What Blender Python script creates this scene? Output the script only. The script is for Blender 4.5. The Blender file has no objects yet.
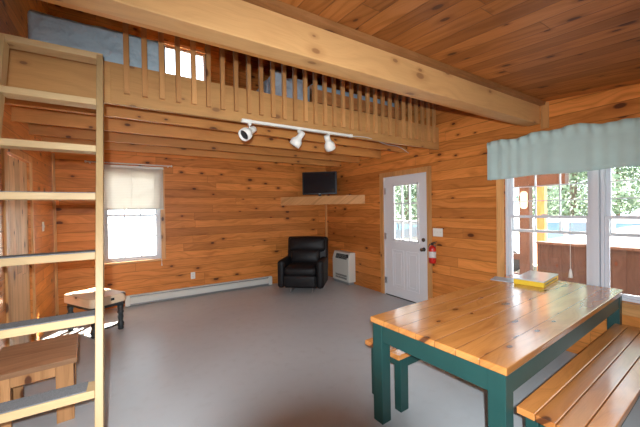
import bpy, bmesh, math, random
from mathutils import Vector, Matrix
random.seed(7)
SC = bpy.context.scene
COL = SC.collection
PI = math.pi

# ------------------------------------------------------------------ materials
class NT:
    def __init__(s, name, rough=.5, spec=.5):
        s.m = bpy.data.materials.new(name); s.m.use_nodes = True
        s.t = s.m.node_tree; s.t.nodes.clear()
        s.out = s.t.nodes.new('ShaderNodeOutputMaterial')
        s.b = s.t.nodes.new('ShaderNodeBsdfPrincipled')
        s.t.links.new(s.b.outputs[0], s.out.inputs[0])
        s.b.inputs['Roughness'].default_value = rough
        s.b.inputs['Specular IOR Level'].default_value = spec
    def n(s, t, **k):
        x = s.t.nodes.new(t)
        for a, v in k.items(): setattr(x, a, v)
        return x
    def set(s, sock, v):
        if hasattr(v, 'is_output') or isinstance(v, bpy.types.NodeSocket): s.t.links.new(v, sock)
        else: sock.default_value = v
    def math(s, op, a, b=0.0, c=None, clamp=False):
        x = s.n('ShaderNodeMath', operation=op, use_clamp=clamp)
        s.set(x.inputs[0], a); s.set(x.inputs[1], b)
        if c is not None: s.set(x.inputs[2], c)
        return x.outputs[0]
    def coord(s):
        c = s.n('ShaderNodeTexCoord'); q = s.n('ShaderNodeSeparateXYZ')
        s.t.links.new(c.outputs['Object'], q.inputs[0]); return q.outputs
    def vec(s, a, b, c=0.0):
        x = s.n('ShaderNodeCombineXYZ')
        for i, v in enumerate((a, b, c)): s.set(x.inputs[i], v)
        return x.outputs[0]
    def noise(s, v, scale=1, detail=3, rough=.55, dist=0):
        x = s.n('ShaderNodeTexNoise'); s.set(x.inputs['Vector'], v)
        x.inputs['Scale'].default_value = scale; x.inputs['Detail'].default_value = detail
        x.inputs['Roughness'].default_value = rough; x.inputs['Distortion'].default_value = dist
        return x.outputs['Fac']
    def wn(s, v, dim='1D'):
        x = s.n('ShaderNodeTexWhiteNoise', noise_dimensions=dim)
        s.set(x.inputs['W' if dim == '1D' else 'Vector'], v); return x.outputs['Value']
    def mix(s, f, a, b, mode='MIX'):
        x = s.n('ShaderNodeMix', data_type='RGBA', blend_type=mode)
        s.set(x.inputs[0], f)
        s.set(x.inputs[6], tuple(a) + (1,) if isinstance(a, (tuple, list)) else a)
        s.set(x.inputs[7], tuple(b) + (1,) if isinstance(b, (tuple, list)) else b)
        return x.outputs[2]
    def smooth(s, v, lo, hi):
        x = s.n('ShaderNodeMapRange', interpolation_type='SMOOTHSTEP'); s.set(x.inputs[0], v)
        x.inputs[1].default_value = lo; x.inputs[2].default_value = hi
        x.inputs[3].default_value = 0; x.inputs[4].default_value = 1
        return x.outputs[0]
    def color(s, v): s.set(s.b.inputs['Base Color'], tuple(v) + (1,) if isinstance(v, (tuple, list)) else v)
    def bump(s, h, strength=.3, dist=.01):
        x = s.n('ShaderNodeBump'); s.set(x.inputs['Height'], h)
        x.inputs['Strength'].default_value = strength; x.inputs['Distance'].default_value = dist
        s.t.links.new(x.outputs[0], s.b.inputs['Normal'])

MATS = {}
def wood(name, u='X', v='Z', pitch=None, length=2.4, base=(.5, .22, .075), dark=(.33, .12, .035),
         light=None, knots=.5, rough=.45, spec=.4, groove=.006, var=.35, coat=0, w=None, kscale=1.0, knotcol=(.08, .022, .008), gc=.7):
    """pine: boards along axis u stacked along axis v (pitch None = one solid timber)"""
    M = NT(name, rough, spec); c = M.coord(); idx = {'X': 0, 'Y': 1, 'Z': 2}
    U, V = c[idx[u]], c[idx[v]]
    W = c[idx[[a for a in 'XYZ' if a not in (u, v)][0]]]
    if pitch:
        vp = M.math('DIVIDE', V, pitch); row = M.math('FLOOR', vp)
        rr = M.wn(M.math('ADD', row, .37))
        U2 = M.math('ADD', U, M.math('MULTIPLY', rr, 7.3))
        ul = M.math('DIVIDE', U2, length); colm = M.math('FLOOR', ul)
        bid = M.math('ADD', M.math('MULTIPLY', row, 13.71), M.math('MULTIPLY', colm, 5.13))
        rnd = M.wn(bid); rnd2 = M.wn(M.math('ADD', bid, 91.7))
        fv = M.math('FRACT', vp); fu = M.math('FRACT', ul)
        gd = M.math('MULTIPLY', M.math('MINIMUM', fv, M.math('SUBTRACT', 1.0, fv)), pitch)
        gu = M.math('MULTIPLY', M.math('MINIMUM', fu, M.math('SUBTRACT', 1.0, fu)), length)
        g = M.smooth(M.math('MINIMUM', gd, M.math('MULTIPLY', gu, 1.6)), .0, groove)
    else:
        U2 = U; rnd = M.wn(M.n('ShaderNodeObjectInfo').outputs['Random']); rnd2 = rnd; g = None
    off = M.math('MULTIPLY', rnd, 37.0)
    gv = M.math('ADD', V, W)
    warp = M.noise(M.vec(M.math('MULTIPLY', U2, 1.3), M.math('MULTIPLY', gv, 3.0), off), 1.0, 2)
    grain = M.noise(M.vec(M.math('MULTIPLY', U2, .9), M.math('ADD', M.math('MULTIPLY', gv, 26.0), M.math('MULTIPLY', warp, 9.0)), off), 1.0, 4, .6)
    fine = M.noise(M.vec(M.math('MULTIPLY', U2, 6.0), M.math('MULTIPLY', gv, 160.0), off), 1.0, 2)
    light = light or tuple(min(1, x * 1.35 + .02) for x in base)
    blot = M.noise(M.vec(M.math('MULTIPLY', U2, 2.2), M.math('MULTIPLY', gv, 5.0), off), 1.0, 3)
    lo = tuple(base[i] * (1-gc) + light[i] * gc for i in range(3))
    cc = M.mix(M.smooth(grain, .32, .72), lo, base)
    cc = M.mix(M.math('MULTIPLY', M.smooth(blot, .52, .75), .45), cc, dark)
    cc = M.mix(M.math('MULTIPLY', M.smooth(grain, .5, .8), .6 * gc), cc, dark)
    cc = M.mix(M.math('MULTIPLY', M.smooth(fine, .45, .8), .25), cc, dark)
    tone = M.math('ADD', 1.0 - var * .5, M.math('MULTIPLY', rnd2, var))
    cc = M.mix(1.0, cc, M.vec(tone, M.math('POWER', tone, 1.15), M.math('POWER', tone, 1.3)), 'MULTIPLY')
    if knots > 0:
        kx = M.n('ShaderNodeTexVoronoi', voronoi_dimensions='2D')
        M.set(kx.inputs['Vector'], M.vec(M.math('MULTIPLY', U2, 3.0 * kscale), M.math('ADD', M.math('MULTIPLY', gv, 5.6 * kscale), off)))
        kx.inputs['Scale'].default_value = 1.0
        kr = M.n('ShaderNodeSeparateColor'); M.t.links.new(kx.outputs['Color'], kr.inputs[0])
        d = M.math('ADD', kx.outputs['Distance'], M.math('MULTIPLY', M.math('SUBTRACT', warp, .5), .08))
        on = M.math('LESS_THAN', kr.outputs[0], knots)
        size = M.math('ADD', .055, M.math('MULTIPLY', kr.outputs[1], .12))
        core = M.math('MULTIPLY', on, M.math('SUBTRACT', 1.0, M.smooth(M.math('DIVIDE', d, size), .55, 1.0)))
        halo = M.math('MULTIPLY', on, M.math('SUBTRACT', 1.0, M.smooth(M.math('DIVIDE', d, size), .8, 2.6)))
        cc = M.mix(M.math('MULTIPLY', halo, .5), cc, dark)
        cc = M.mix(M.math('MULTIPLY', core, .88), cc, knotcol)
    if g is not None:
        cc = M.mix(M.math('MULTIPLY', M.math('SUBTRACT', 1.0, g), .55), cc, tuple(x * .35 for x in dark))
        M.bump(g, .5, .004)
    M.color(cc)
    if coat: M.b.inputs['Coat Weight'].default_value = coat; M.b.inputs['Coat Roughness'].default_value = .12
    MATS[name] = M.m; return M.m

def plain(name, colr, rough=.5, spec=.5, metal=0, var=.06, scale=8, bump=0, bscale=60, bdist=.01):
    M = NT(name, rough, spec); M.b.inputs['Metallic'].default_value = metal
    c = M.n('ShaderNodeTexCoord').outputs['Object']
    f = M.noise(c, scale, 4)
    M.color(M.mix(f, tuple(x * (1 - var) for x in colr), tuple(min(1, x * (1 + var)) for x in colr)))
    if bump: M.bump(M.noise(c, bscale, 3), bump, bdist)
    MATS[name] = M.m; return M.m

PB = (.56, .195, .038); PD = (.34, .095, .016)
W_WX = wood('pine_wall_x', 'X', 'Z', .135, 2.6, PB, PD, spec=.25, knots=.34, var=.5)
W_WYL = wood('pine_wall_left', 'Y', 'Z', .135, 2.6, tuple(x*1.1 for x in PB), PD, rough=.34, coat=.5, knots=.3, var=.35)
W_WY = wood('pine_wall_y', 'Y', 'Z', .135, 2.6, PB, PD, spec=.25, knots=.34, var=.5)
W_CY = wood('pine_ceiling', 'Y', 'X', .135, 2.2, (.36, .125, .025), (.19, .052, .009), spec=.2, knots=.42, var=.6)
W_LOFT = wood('pine_loft_floor', 'Y', 'X', .135, 2.4, PB, PD, knots=.3)
W_BEAM = wood('beam_pine', 'X', 'Z', None, base=(.52, .285, .112), dark=(.41, .20, .07), gc=.22, knots=.35, kscale=1.1, knotcol=(.27, .12, .045), rough=.55)
W_RIM = wood('spruce_rim', 'X', 'Z', None, base=(.52, .275, .095), dark=(.39, .18, .06), gc=.3, knots=.45, kscale=1.1, knotcol=(.24, .11, .045), rough=.55)
W_JOIST = wood('joist_pine', 'X', 'Z', None, base=(.54, .235, .062), dark=(.36, .13, .03), gc=.25, knots=.4, rough=.5)
W_TX = wood('spruce_x', 'X', 'Y', None, base=(.56, .395, .20), dark=(.44, .28, .125), gc=.25, knots=.22, rough=.5, knotcol=(.3, .14, .05))
W_TZ = wood('spruce_z', 'Z', 'X', None, base=(.52, .36, .175), dark=(.40, .25, .11), gc=.25, knots=.2, rough=.45, knotcol=(.3, .14, .05))
W_BAL = wood('baluster_pine', 'Z', 'X', None, base=(.56, .28, .10), dark=(.40, .17, .05), gc=.25, knots=.25, rough=.5)
W_CASZ = wood('casing_z', 'Z', 'Y', None, base=(.58, .29, .10), dark=(.42, .18, .055), knots=.25, rough=.4)
W_CASY = wood('casing_y', 'Y', 'Z', None, base=(.58, .29, .10), dark=(.42, .18, .055), knots=.25, rough=.4)
W_CASX = wood('casing_x', 'X', 'Z', None, base=(.60, .31, .12), dark=(.42, .18, .055), knots=.2, rough=.4)
W_DOORZ = wood('door_planks', 'Z', 'Y', .16, 3.1, (.60, .36, .17), (.42, .21, .085), knots=.35, rough=.5)
W_TOP = wood('table_planks', 'X', 'Y', .129, 30, (.53, .215, .05), (.36, .115, .024), knots=.3, rough=.26, spec=.5, groove=.004, coat=.7, var=.25)
W_SEAT = wood('bench_planks', 'X', 'Y', None, base=(.50, .19, .045), dark=(.34, .10, .022), knots=.3, rough=.28, coat=.7)
W_LOW = wood('low_table_boards', 'X', 'Y', .3, 2.0, (.46, .245, .12), (.32, .15, .065), knots=.35, rough=.55)
W_LOWLEG = wood('low_table_legs', 'Z', 'X', None, base=(.46, .23, .09), dark=(.32, .13, .045), knots=.3)
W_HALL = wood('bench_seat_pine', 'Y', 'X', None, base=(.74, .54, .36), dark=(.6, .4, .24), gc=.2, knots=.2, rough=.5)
W_STRIP_SHADE = wood('ceiling_strip_shaded', 'X', 'Z', None, base=(.24, .10, .03), dark=(.16, .06, .015), knots=.2)  # ceiling-toned board, its colour darkened to carry the shade above the beam
W_SHELF = wood('shelf_pine', 'X', 'Z', None, base=(.50, .21, .07), dark=(.34, .11, .035), knots=.3)
W_PORCH = wood('porch_boards', 'Z', 'Y', .14, 1.8, (.040, .027, .026), (.025, .016, .015), knots=.3, rough=.75, groove=.005)
W_POST = wood('porch_post', 'Z', 'X', None, base=(.075, .052, .045), dark=(.05, .033, .027), knots=.2, rough=.8)
W_BED = wood('bed_pine', 'X', 'Z', None, base=(.52, .20, .06), dark=(.33, .11, .03), knots=.2)

def floor_mat():
    M = NT('painted_floor', .36, .5); c = M.coord(); o = M.n('ShaderNodeTexCoord').outputs['Object']
    a = M.noise(o, 1.1, 3); b = M.noise(o, 9, 4); s = M.noise(o, 130, 2)
    cc = M.mix(a, (.46, .485, .50), (.53, .565, .585))
    cc = M.mix(M.math('MULTIPLY', M.smooth(b, .5, .8), .35), cc, (.40, .41, .41))
    cc = M.mix(M.math('MULTIPLY', M.smooth(s, .66, .74), .5), cc, (.6, .58, .55))
    M.color(cc); M.set(M.b.inputs['Roughness'], M.math('ADD', .28, M.math('MULTIPLY', b, .2)))
    M.bump(b, .04, .004); return M.m
M_FLOOR = floor_mat()
M_GREEN = plain('green_paint', (.013, .060, .054), .42, .5, var=.15)
M_WHITE = plain('white_paint', (.74, .75, .78), .4, .4, var=.02)
M_VINYL = plain('white_vinyl', (.72, .74, .79), .38, .4, var=.02)
M_PLATE = plain('white_plastic', (.80, .79, .74), .4, .4, var=.02)
M_METALW = plain('white_enamel', (.70, .72, .68), .38, .5, var=.03)
M_HEAT = plain('cream_enamel', (.72, .71, .64), .4, .5, var=.03)
M_GREY = plain('grey_metal', (.32, .34, .34), .4, .5, .4, var=.05)
M_DARK = plain('dark_slot', (.02, .02, .022), .6, .3)
M_CHROME = plain('brass_dark', (.10, .08, .06), .35, .5, .8)
M_STEEL = plain('steel', (.55, .55, .56), .3, .5, .9)
M_BLACKLE = plain('black_leather', (.010, .009, .010), .5, .28, var=.3, scale=5, bump=.35, bscale=14)
M_TV = plain('tv_plastic', (.012, .012, .014), .35, .5)
M_SCREEN = plain('tv_screen', (.010, .012, .016), .16, .5)
M_BLACKP = plain('black_paint', (.025, .03, .032), .4, .5)
M_RED = plain('red_enamel', (.55, .02, .015), .3, .5)
M_LABEL = plain('label_paper', (.72, .70, .68), .6, .3)
M_VAL = plain('valance_cloth', (.52, .69, .68), .9, .1, var=.10, scale=6)
M_BLIND = plain('blind_slats', (.80, .78, .72), .5, .3, var=.02)
M_CARPET = plain('grey_carpet', (.24, .25, .26), .95, .05, var=.5, scale=160, bump=.6, bscale=250)
M_MATT = plain('blue_quilt', (.54, .68, .76), .9, .1, var=.12, scale=5, bump=1.0, bscale=6, bdist=.07)
M_BEDDING = plain('grey_blanket', (.46, .50, .56), .9, .1, var=.7, scale=4, bump=1.0, bscale=6, bdist=.08)
M_BLUEM = plain('pale_blue_mattress', (.38, .50, .60), .9, .1, var=.35, scale=7)
M_SHADE = plain('lampshade', (.75, .62, .42), .8, .1)
M_BLUEC = plain('blue_cap', (.03, .05, .14), .5, .4)
M_YELLOW = plain('yellow_card', (.88, .60, .04), .5, .4, var=.10, scale=40)
M_BOXTOP = plain('silver_card', (.62, .68, .75), .22, .5, var=.08)
M_MAG = plain('magazine', (.42, .48, .54), .3, .5, var=.5, scale=30)
M_CORD = plain('cord', (.62, .62, .60), .6, .3)
M_CARW = plain('car_white', (.80, .81, .83), .25, .6, var=.01)
M_CARG = plain('car_grey', (.10, .11, .12), .25, .6, .3, var=.02)
M_CARGL = plain('car_glass', (.10, .20, .30), .12, .7)
M_TYRE = plain('tyre', (.03, .03, .03), .8, .2)
M_LEAF = plain('leaf_green', (.17, .235, .15), .7, .3, var=.6, scale=1.5)
M_LEAF2 = plain('leaf_pale', (.24, .33, .21), .7, .3, var=.5, scale=1.5)
M_BARK = plain('bark', (.13, .10, .08), .9, .1, var=.3)
M_GROUND = plain('gravel', (.50, .48, .43), .9, .1, var=.15, scale=2)
M_CAMB = plain('camera_black', (.02, .02, .02), .5, .4)

def glass():
    M = NT('window_glass'); t = M.t
    tr = M.n('ShaderNodeBsdfTransparent'); tr.inputs[0].default_value = (.96, .98, .97, 1)
    gl = M.n('ShaderNodeBsdfGlossy'); gl.inputs['Roughness'].default_value = .02
    fr = M.n('ShaderNodeFresnel'); fr.inputs[0].default_value = 1.45
    mx = M.n('ShaderNodeMixShader'); t.links.new(fr.outputs[0], mx.inputs[0])
    t.links.new(tr.outputs[0], mx.inputs[1]); t.links.new(gl.outputs[0], mx.inputs[2]); t.links.new(mx.outputs[0], M.out.inputs[0])
    return M.m
M_GLASS = glass()
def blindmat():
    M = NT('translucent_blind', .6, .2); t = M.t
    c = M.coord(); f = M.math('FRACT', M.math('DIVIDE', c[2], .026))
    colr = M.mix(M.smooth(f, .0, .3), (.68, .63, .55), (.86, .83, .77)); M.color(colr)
    tl = M.n('ShaderNodeBsdfTranslucent'); tl.inputs[0].default_value = (.90, .87, .82, 1)
    mx = M.n('ShaderNodeMixShader'); mx.inputs[0].default_value = .6
    t.links.new(M.b.outputs[0], mx.inputs[1]); t.links.new(tl.outputs[0], mx.inputs[2]); t.links.new(mx.outputs[0], M.out.inputs[0])
    return M.m
M_BLINDT = blindmat()

# ------------------------------------------------------------------ mesh helpers
def box(bm, x0, x1, y0, y1, z0, z1, bev=0, mat=None):
    vs = [bm.verts.new(p) for p in ((x0,y0,z0),(x1,y0,z0),(x1,y1,z0),(x0,y1,z0),(x0,y0,z1),(x1,y0,z1),(x1,y1,z1),(x0,y1,z1))]
    fs = [bm.faces.new([vs[i] for i in f]) for f in ((3,2,1,0),(4,5,6,7),(0,1,5,4),(1,2,6,5),(2,3,7,6),(3,0,4,7))]
    if mat is not None: bmesh.ops.transform(bm, matrix=mat, verts=vs)
    if bev:
        es = list({e for f in fs for e in f.edges})
        bmesh.ops.bevel(bm, geom=es, offset=bev, segments=2, affect='EDGES', profile=.6)
    return vs
def quad(bm, a, b, c, d):
    bm.faces.new([bm.verts.new(p) for p in (a, b, c, d)])
def prism(bm, poly, z0, z1, axis='Z'):
    """poly of 2-d points, extruded along axis"""
    def P(a, b, t): return {'Z': (a, b, t), 'Y': (a, t, b), 'X': (t, a, b)}[axis]
    lo = [bm.verts.new(P(a, b, z0)) for a, b in poly]; hi = [bm.verts.new(P(a, b, z1)) for a, b in poly]
    n = len(poly); fs = [bm.faces.new(lo[::-1]), bm.faces.new(hi)]
    for i in range(n): fs.append(bm.faces.new((lo[i], lo[(i+1) % n], hi[(i+1) % n], hi[i])))
    return fs
def tube(bm, pts, r, seg=10, cap=True):
    pts = [Vector(p) for p in pts]; rings = []
    rs = r if isinstance(r, (list, tuple)) else [r] * len(pts)
    up = None
    for i, p in enumerate(pts):
        d = (pts[min(i+1, len(pts)-1)] - pts[max(i-1, 0)])
        d = d.normalized() if d.length > 1e-9 else Vector((0, 0, 1))
        a = Vector((0, 0, 1)) if abs(d.z) < .9 else Vector((1, 0, 0))
        if up is not None: a = up
        x = a.cross(d); x = x.normalized() if x.length > 1e-6 else Vector((1, 0, 0))
        y = d.cross(x).normalized(); up = y
        rings.append([bm.verts.new(p + (x * math.cos(2*PI*k/seg) + y * math.sin(2*PI*k/seg)) * rs[i]) for k in range(seg)])
    for a, b in zip(rings, rings[1:]):
        for k in range(seg): bm.faces.new((a[k], a[(k+1) % seg], b[(k+1) % seg], b[k]))
    if cap: bm.faces.new(rings[0][::-1]); bm.faces.new(rings[-1])
def lathe(bm, prof, cx=0, cy=0, seg=20, mat=None):
    """prof of (r, z)"""
    rings = []; allv = []
    for r, z in prof:
        ring = [bm.verts.new((cx + r*math.cos(2*PI*k/seg), cy + r*math.sin(2*PI*k/seg), z)) for k in range(seg)]
        rings.append(ring); allv += ring
    for a, b in zip(rings, rings[1:]):
        for k in range(seg): bm.faces.new((a[k], a[(k+1) % seg], b[(k+1) % seg], b[k]))
    bm.faces.new(rings[0][::-1]); bm.faces.new(rings[-1])
    if mat is not None: bmesh.ops.transform(bm, matrix=mat, verts=allv)
def B(): return bmesh.new()
def obj(name, bm, m, parent=None, smooth=False, label=None, bevel=0, sub=0):
    bmesh.ops.recalc_face_normals(bm, faces=bm.faces)
    me = bpy.data.meshes.new(name); bm.to_mesh(me); bm.free()
    if smooth:
        for p in me.polygons: p.use_smooth = True
    me.materials.append(m)
    o = bpy.data.objects.new(name, me); COL.objects.link(o)
    if parent is not None: o.parent = parent
    if bevel:
        b = o.modifiers.new('b', 'BEVEL'); b.width = bevel; b.segments = 2; b.limit_method = 'ANGLE'
    if sub:
        s = o.modifiers.new('s', 'SUBSURF'); s.levels = sub; s.render_levels = sub
    if label: o['label'] = label
    return o
def bx(name, m, parent, x0, x1, y0, y1, z0, z1, bev=0, label=None, mat=None, smooth=False):
    b = B(); box(b, x0, x1, y0, y1, z0, z1, 0, mat)
    return obj(name, b, m, parent, bevel=bev, label=label)
def thing(name, label, cat, loc=(0,0,0), rz=0, group=None):
    o = bpy.data.objects.new(name, None); COL.objects.link(o); o.empty_display_size = .1
    o.location = loc; o.rotation_euler = (0, 0, rz); o['label'] = label; o['category'] = cat
    if group: o['group'] = group
    return o
def tag(o, label, cat, group=None):
    o['label'] = label; o['category'] = cat
    if group: o['group'] = group
    return o
def struct(name, bm, m, **k):
    o = obj(name, bm, m, **k); o['kind'] = 'structure'; return o
def struct_empty(name):
    o = bpy.data.objects.new(name, None); COL.objects.link(o); o['kind'] = 'structure'; return o
def dup(root, loc, rz=0, label=None):
    r = root.copy(); COL.objects.link(r); r.location = loc; r.rotation_euler = (0, 0, rz)
    if label: r['label'] = label
    for ch in list(root.children):
        c = ch.copy(); COL.objects.link(c); c.parent = r
        for g in list(ch.children):
            d = g.copy(); COL.objects.link(d); d.parent = c
    return r

# ------------------------------------------------------------------ dimensions
XL, XR, YF, YB = -.93, 3.80, -2.4, 5.82
T = .14
def zc(y): return 2.615 + .085 * (y - 1.53)        # ceiling over the room
ZR0, ZR1, ZTOP = 2.64, 4.62, 4.75                    # loft roof
GROUND = -.55

# ------------------------------------------------------------------ shell
b = B(); box(b, XL - T, XR + T, YF - T, YB + T, -.12, 0); struct('floor', b, M_FLOOR)
def wall_with_holes(name, axis, fixed0, fixed1, lo, hi, z0, z1, holes, m):
    """holes: (a0, a1, z0, z1) along the wall"""
    b = B(); As = sorted({lo, hi, *[h[0] for h in holes], *[h[1] for h in holes]}); Zs = sorted({z0, z1, *[h[2] for h in holes], *[h[3] for h in holes]})
    for a0, a1 in zip(As, As[1:]):
        for c0, c1 in zip(Zs, Zs[1:]):
            am, cm = (a0+a1)/2, (c0+c1)/2
            if any(h[0] < am < h[1] and h[2] < cm < h[3] for h in holes): continue
            if axis == 'X': box(b, a0, a1, fixed0, fixed1, c0, c1)
            else: box(b, fixed0, fixed1, a0, a1, c0, c1)
    bmesh.ops.remove_doubles(b, verts=b.verts, dist=1e-5)
    seen = {}
    for f in list(b.faces):
        k = tuple(sorted(v.index for v in f.verts)) if False else tuple(sorted((round(v.co.x,4), round(v.co.y,4), round(v.co.z,4)) for v in f.verts))
        seen.setdefault(k, []).append(f)
    dd = [f for fs in seen.values() if len(fs) > 1 for f in fs]
    bmesh.ops.delete(b, geom=dd, context='FACES')
    return struct(name, b, m)
WB = (-.35, .45, .715, 2.16)                 # back window
WLOFT = (.50, 1.24, 3.80, 4.36)              # loft window
W1 = (1.09 + .03, 1.93, .62, 2.06)           # right windows
W2 = (.23, 1.09 - .03, .62, 2.06)
DR = (3.045, 3.975, 0, 2.04)
DL = (3.80, 4.60, 0, 2.07)
wall_with_holes('wall_back', 'X', YB, YB + T, XL - T, XR + T, 0, ZTOP, [WB, WLOFT], W_WX)
wall_with_holes('wall_right', 'Y', XR, XR + T, YF, YB, 0, ZTOP, [(W2[0], W1[1], .62, 2.06), DR], W_WY)
wall_with_holes('wall_left', 'Y', XL - T, XL, YF, YB, 0, ZTOP, [DL], W_WYL)
wall_with_holes('wall_front', 'X', YF - T, YF, XL - T, XR + T, 0, ZTOP, [(.4, 2.4, .9, 2.0)], W_WX)

b = B()
prism(b, [(YF - T, zc(YF - T)), (1.72, zc(1.72)), (1.72, zc(1.72) + .1), (YF - T, zc(YF - T) + .1)], XL - T, XR + T, 'X')
struct('ceiling', b, W_CY)
b = B()
prism(b, [(1.70, ZR0), (YB + T, ZR1), (YB + T, ZR1 + .1), (1.70, ZR0 + .1)], XL - T, XR + T, 'X')
struct('ceiling_loft', b, W_CY)
b = B(); box(b, XL, XR, 2.87, YB, 2.60, 2.645); struct('floor_loft', b, W_LOFT)

# trim where ceiling meets the beam
b = B(); box(b, XL, XR, 1.50, 1.60, 2.578, 2.612); struct('trim_1', b, W_STRIP_SHADE)
b = B(); box(b, XR - .012, XR, 1.47, 1.545, 2.33, 2.60); struct('trim_2', b, W_CASZ)
b = B(); box(b, XR - .035, XR, YB - .035, YB, 0, 2.38); struct('trim_3', b, W_CASZ)
b = B(); box(b, XL, XL + .03, YB - .03, YB, 0, 2.38); struct('trim_4', b, W_CASZ)

# ------------------------------------------------------------------ beam, rim, joists
t = thing('ceiling_beam', 'large pale pine ceiling beam spanning the room in front of the loft', 'beam', (0, 0, 0))
b = B(); box(b, XL, XR - .012, 1.55, 1.67, 2.385, 2.655); obj('beam_face', b, W_BEAM, t, bevel=.004)
b = B(); box(b, XL, XR - .012, 1.672, 1.72, 2.395, 2.64); obj('beam_backing_board', b, W_JOIST, t)

rail = thing('loft_railing', 'pale pine loft railing of square balusters over the rim board', 'railing', (0, 2.81, 2.335))
b = B(); box(b, -.10, XR, 0.02, .06, 0, .315); obj('rim_board', b, W_RIM, rail, bevel=.002)
b = B(); box(b, XL, -.10, 0.02, .06, 0, .315); obj('rim_board', b, W_RIM, rail, bevel=.002)
b = B(); box(b, .006 - .018, XR, -.018, .03, .735, .772); obj('top_rail', b, W_RIM, rail, bevel=.003)
for i in range(31):
    x = .006 + .1222 * i; j = random.uniform(-.006, .006)
    b = B(); box(b, x - .019, x + .019, -.018, .019, .085 + j, .735); obj('baluster', b, W_BAL, rail, bevel=.002)

jl = ['behind the loft rim board, closest to the railing', 'second one back behind the loft rim board', 'third one back behind the loft rim board', 'nearest the back wall above the window blind']
for y, l in zip((3.42, 4.02, 4.61, 5.21), jl):
    b = B(); box(b, XL, XR, y, y + .04, 2.39, 2.60)
    tag(obj('ceiling_joist', b, W_JOIST, bevel=.002), 'exposed pine joist under the loft, ' + l, 'joist', 'joists under the loft')

# ------------------------------------------------------------------ windows and doors
def sash_x(parent, x0, x1, z0, z1, y, w=.04, cols=0, rows=0, mw=.018, m=M_VINYL, d=.03, name='sash'):
    """sash in a wall running along X at depth y"""
    b = B()
    box(b, x0, x1, y, y + d, z0, z0 + w); box(b, x0, x1, y, y + d, z1 - w, z1)
    box(b, x0, x0 + w, y, y + d, z0 + w, z1 - w); box(b, x1 - w, x1, y, y + d, z0 + w, z1 - w)
    s = obj(name, b, m, parent, bevel=.003)
    b = B(); quad(b, (x0 + w, y + d/2, z0 + w), (x1 - w, y + d/2, z0 + w), (x1 - w, y + d/2, z1 - w), (x0 + w, y + d/2, z1 - w)); obj('pane', b, M_GLASS, s)
    if cols or rows:
        b = B()
        for i in range(1, cols): c = x0 + w + (x1-x0-2*w)*i/cols; box(b, c - mw/2, c + mw/2, y + .004, y + d - .004, z0 + w, z1 - w)
        for i in range(1, rows): c = z0 + w + (z1-z0-2*w)*i/rows; box(b, x0 + w, x1 - w, y + .006, y + d - .006, c - mw/2, c + mw/2)
        obj('muntins', b, m, s)
    return s
def sash_y(parent, y0, y1, z0, z1, x, w=.04, cols=0, rows=None, mw=.010, m=M_VINYL, d=.03, name='sash', vlim=None):
    b = B()
    box(b, x, x + d, y0, y1, z0, z0 + w); box(b, x, x + d, y0, y1, z1 - w, z1)
    box(b, x, x + d, y0, y0 + w, z0 + w, z1 - w); box(b, x, x + d, y1 - w, y1, z0 + w, z1 - w)
    s = obj(name, b, m, parent, bevel=.003)
    b = B(); quad(b, (x + d/2, y0 + w, z0 + w), (x + d/2, y1 - w, z0 + w), (x + d/2, y1 - w, z1 - w), (x + d/2, y0 + w, z1 - w)); obj('pane', b, M_GLASS, s)
    if cols or rows:
        b = B()
        for i in range(1, cols): c = y0 + w + (y1-y0-2*w)*i/cols; box(b, x + .004, x + d - .004, c - mw/2, c + mw/2, z0 + w, z1 - w)
        for c in (rows or []): box(b, x + .006, x + d - .006, y0 + w, y1 - w, c - mw/2, c + mw/2)
        obj('muntins', b, m, s)
    return s
# back window
w = struct_empty('window_1')
x0, x1, z0, z1 = WB
b = B(); f = .035
box(b, x0, x1, YB + .02, YB + T, z0, z0 + f); box(b, x0, x1, YB + .02, YB + T, z1 - f, z1); box(b, x0, x0 + f, YB + .02, YB + T, z0 + f, z1 - f); box(b, x1 - f, x1, YB + .02, YB + T, z0 + f, z1 - f)
obj('window_frame', b, M_VINYL, w)
sash_x(w, x0 + f, x1 - f, z0 + f, 1.47, YB + .045, .032, 3, 2)
sash_x(w, x0 + f, x1 - f, 1.44, z1 - f, YB + .085, .032, 3, 2)
b = B(); box(b, x0 - .07, x0, YB - .018, YB + .02, z0 - .01, z1 + .07); box(b, x1, x1 + .07, YB - .018, YB + .02, z0 - .01, z1 + .07); box(b, x0, x1, YB - .018, YB + .02, z1, z1 + .07)
obj('window_casing', b, W_CASZ, w, bevel=.003)
bx('window_sill', W_CASX, w, x0 - .02, x1 + .02, YB - .045, YB + .04, z0 - .03, z0 + .002, .003)
# loft window
w = struct_empty('window_4')
x0, x1, z0, z1 = WLOFT
sash_x(w, x0, x1, z0, z1, YB + .04, .04)
b = B(); box(b, x0 - .06, x0, YB - .018, YB + .02, z0 - .05, z1 + .05); box(b, x1, x1 + .06, YB - .018, YB + .02, z0 - .05, z1 + .05); box(b, x0, x1, YB - .018, YB + .02, z1, z1 + .05); box(b, x0, x1, YB - .018, YB + .02, z0 - .05, z0)
obj('window_casing', b, W_CASX, w)
# window behind the view point
w = struct_empty('window_5')
sash_x(w, .40, 1.40, .90, 2.0, YF - .08, .05, 2, 2)
sash_x(w, 1.40, 2.40, .90, 2.0, YF - .08, .05, 2, 2)
b = B(); box(b, .32, .40, YF, YF + .018, .82, 2.08); box(b, 2.40, 2.48, YF, YF + .018, .82, 2.08); box(b, .40, 2.40, YF, YF + .018, 2.0, 2.08); box(b, .40, 2.40, YF, YF + .018, .82, .90)
obj('window_casing', b, W_CASX, w)
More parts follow.
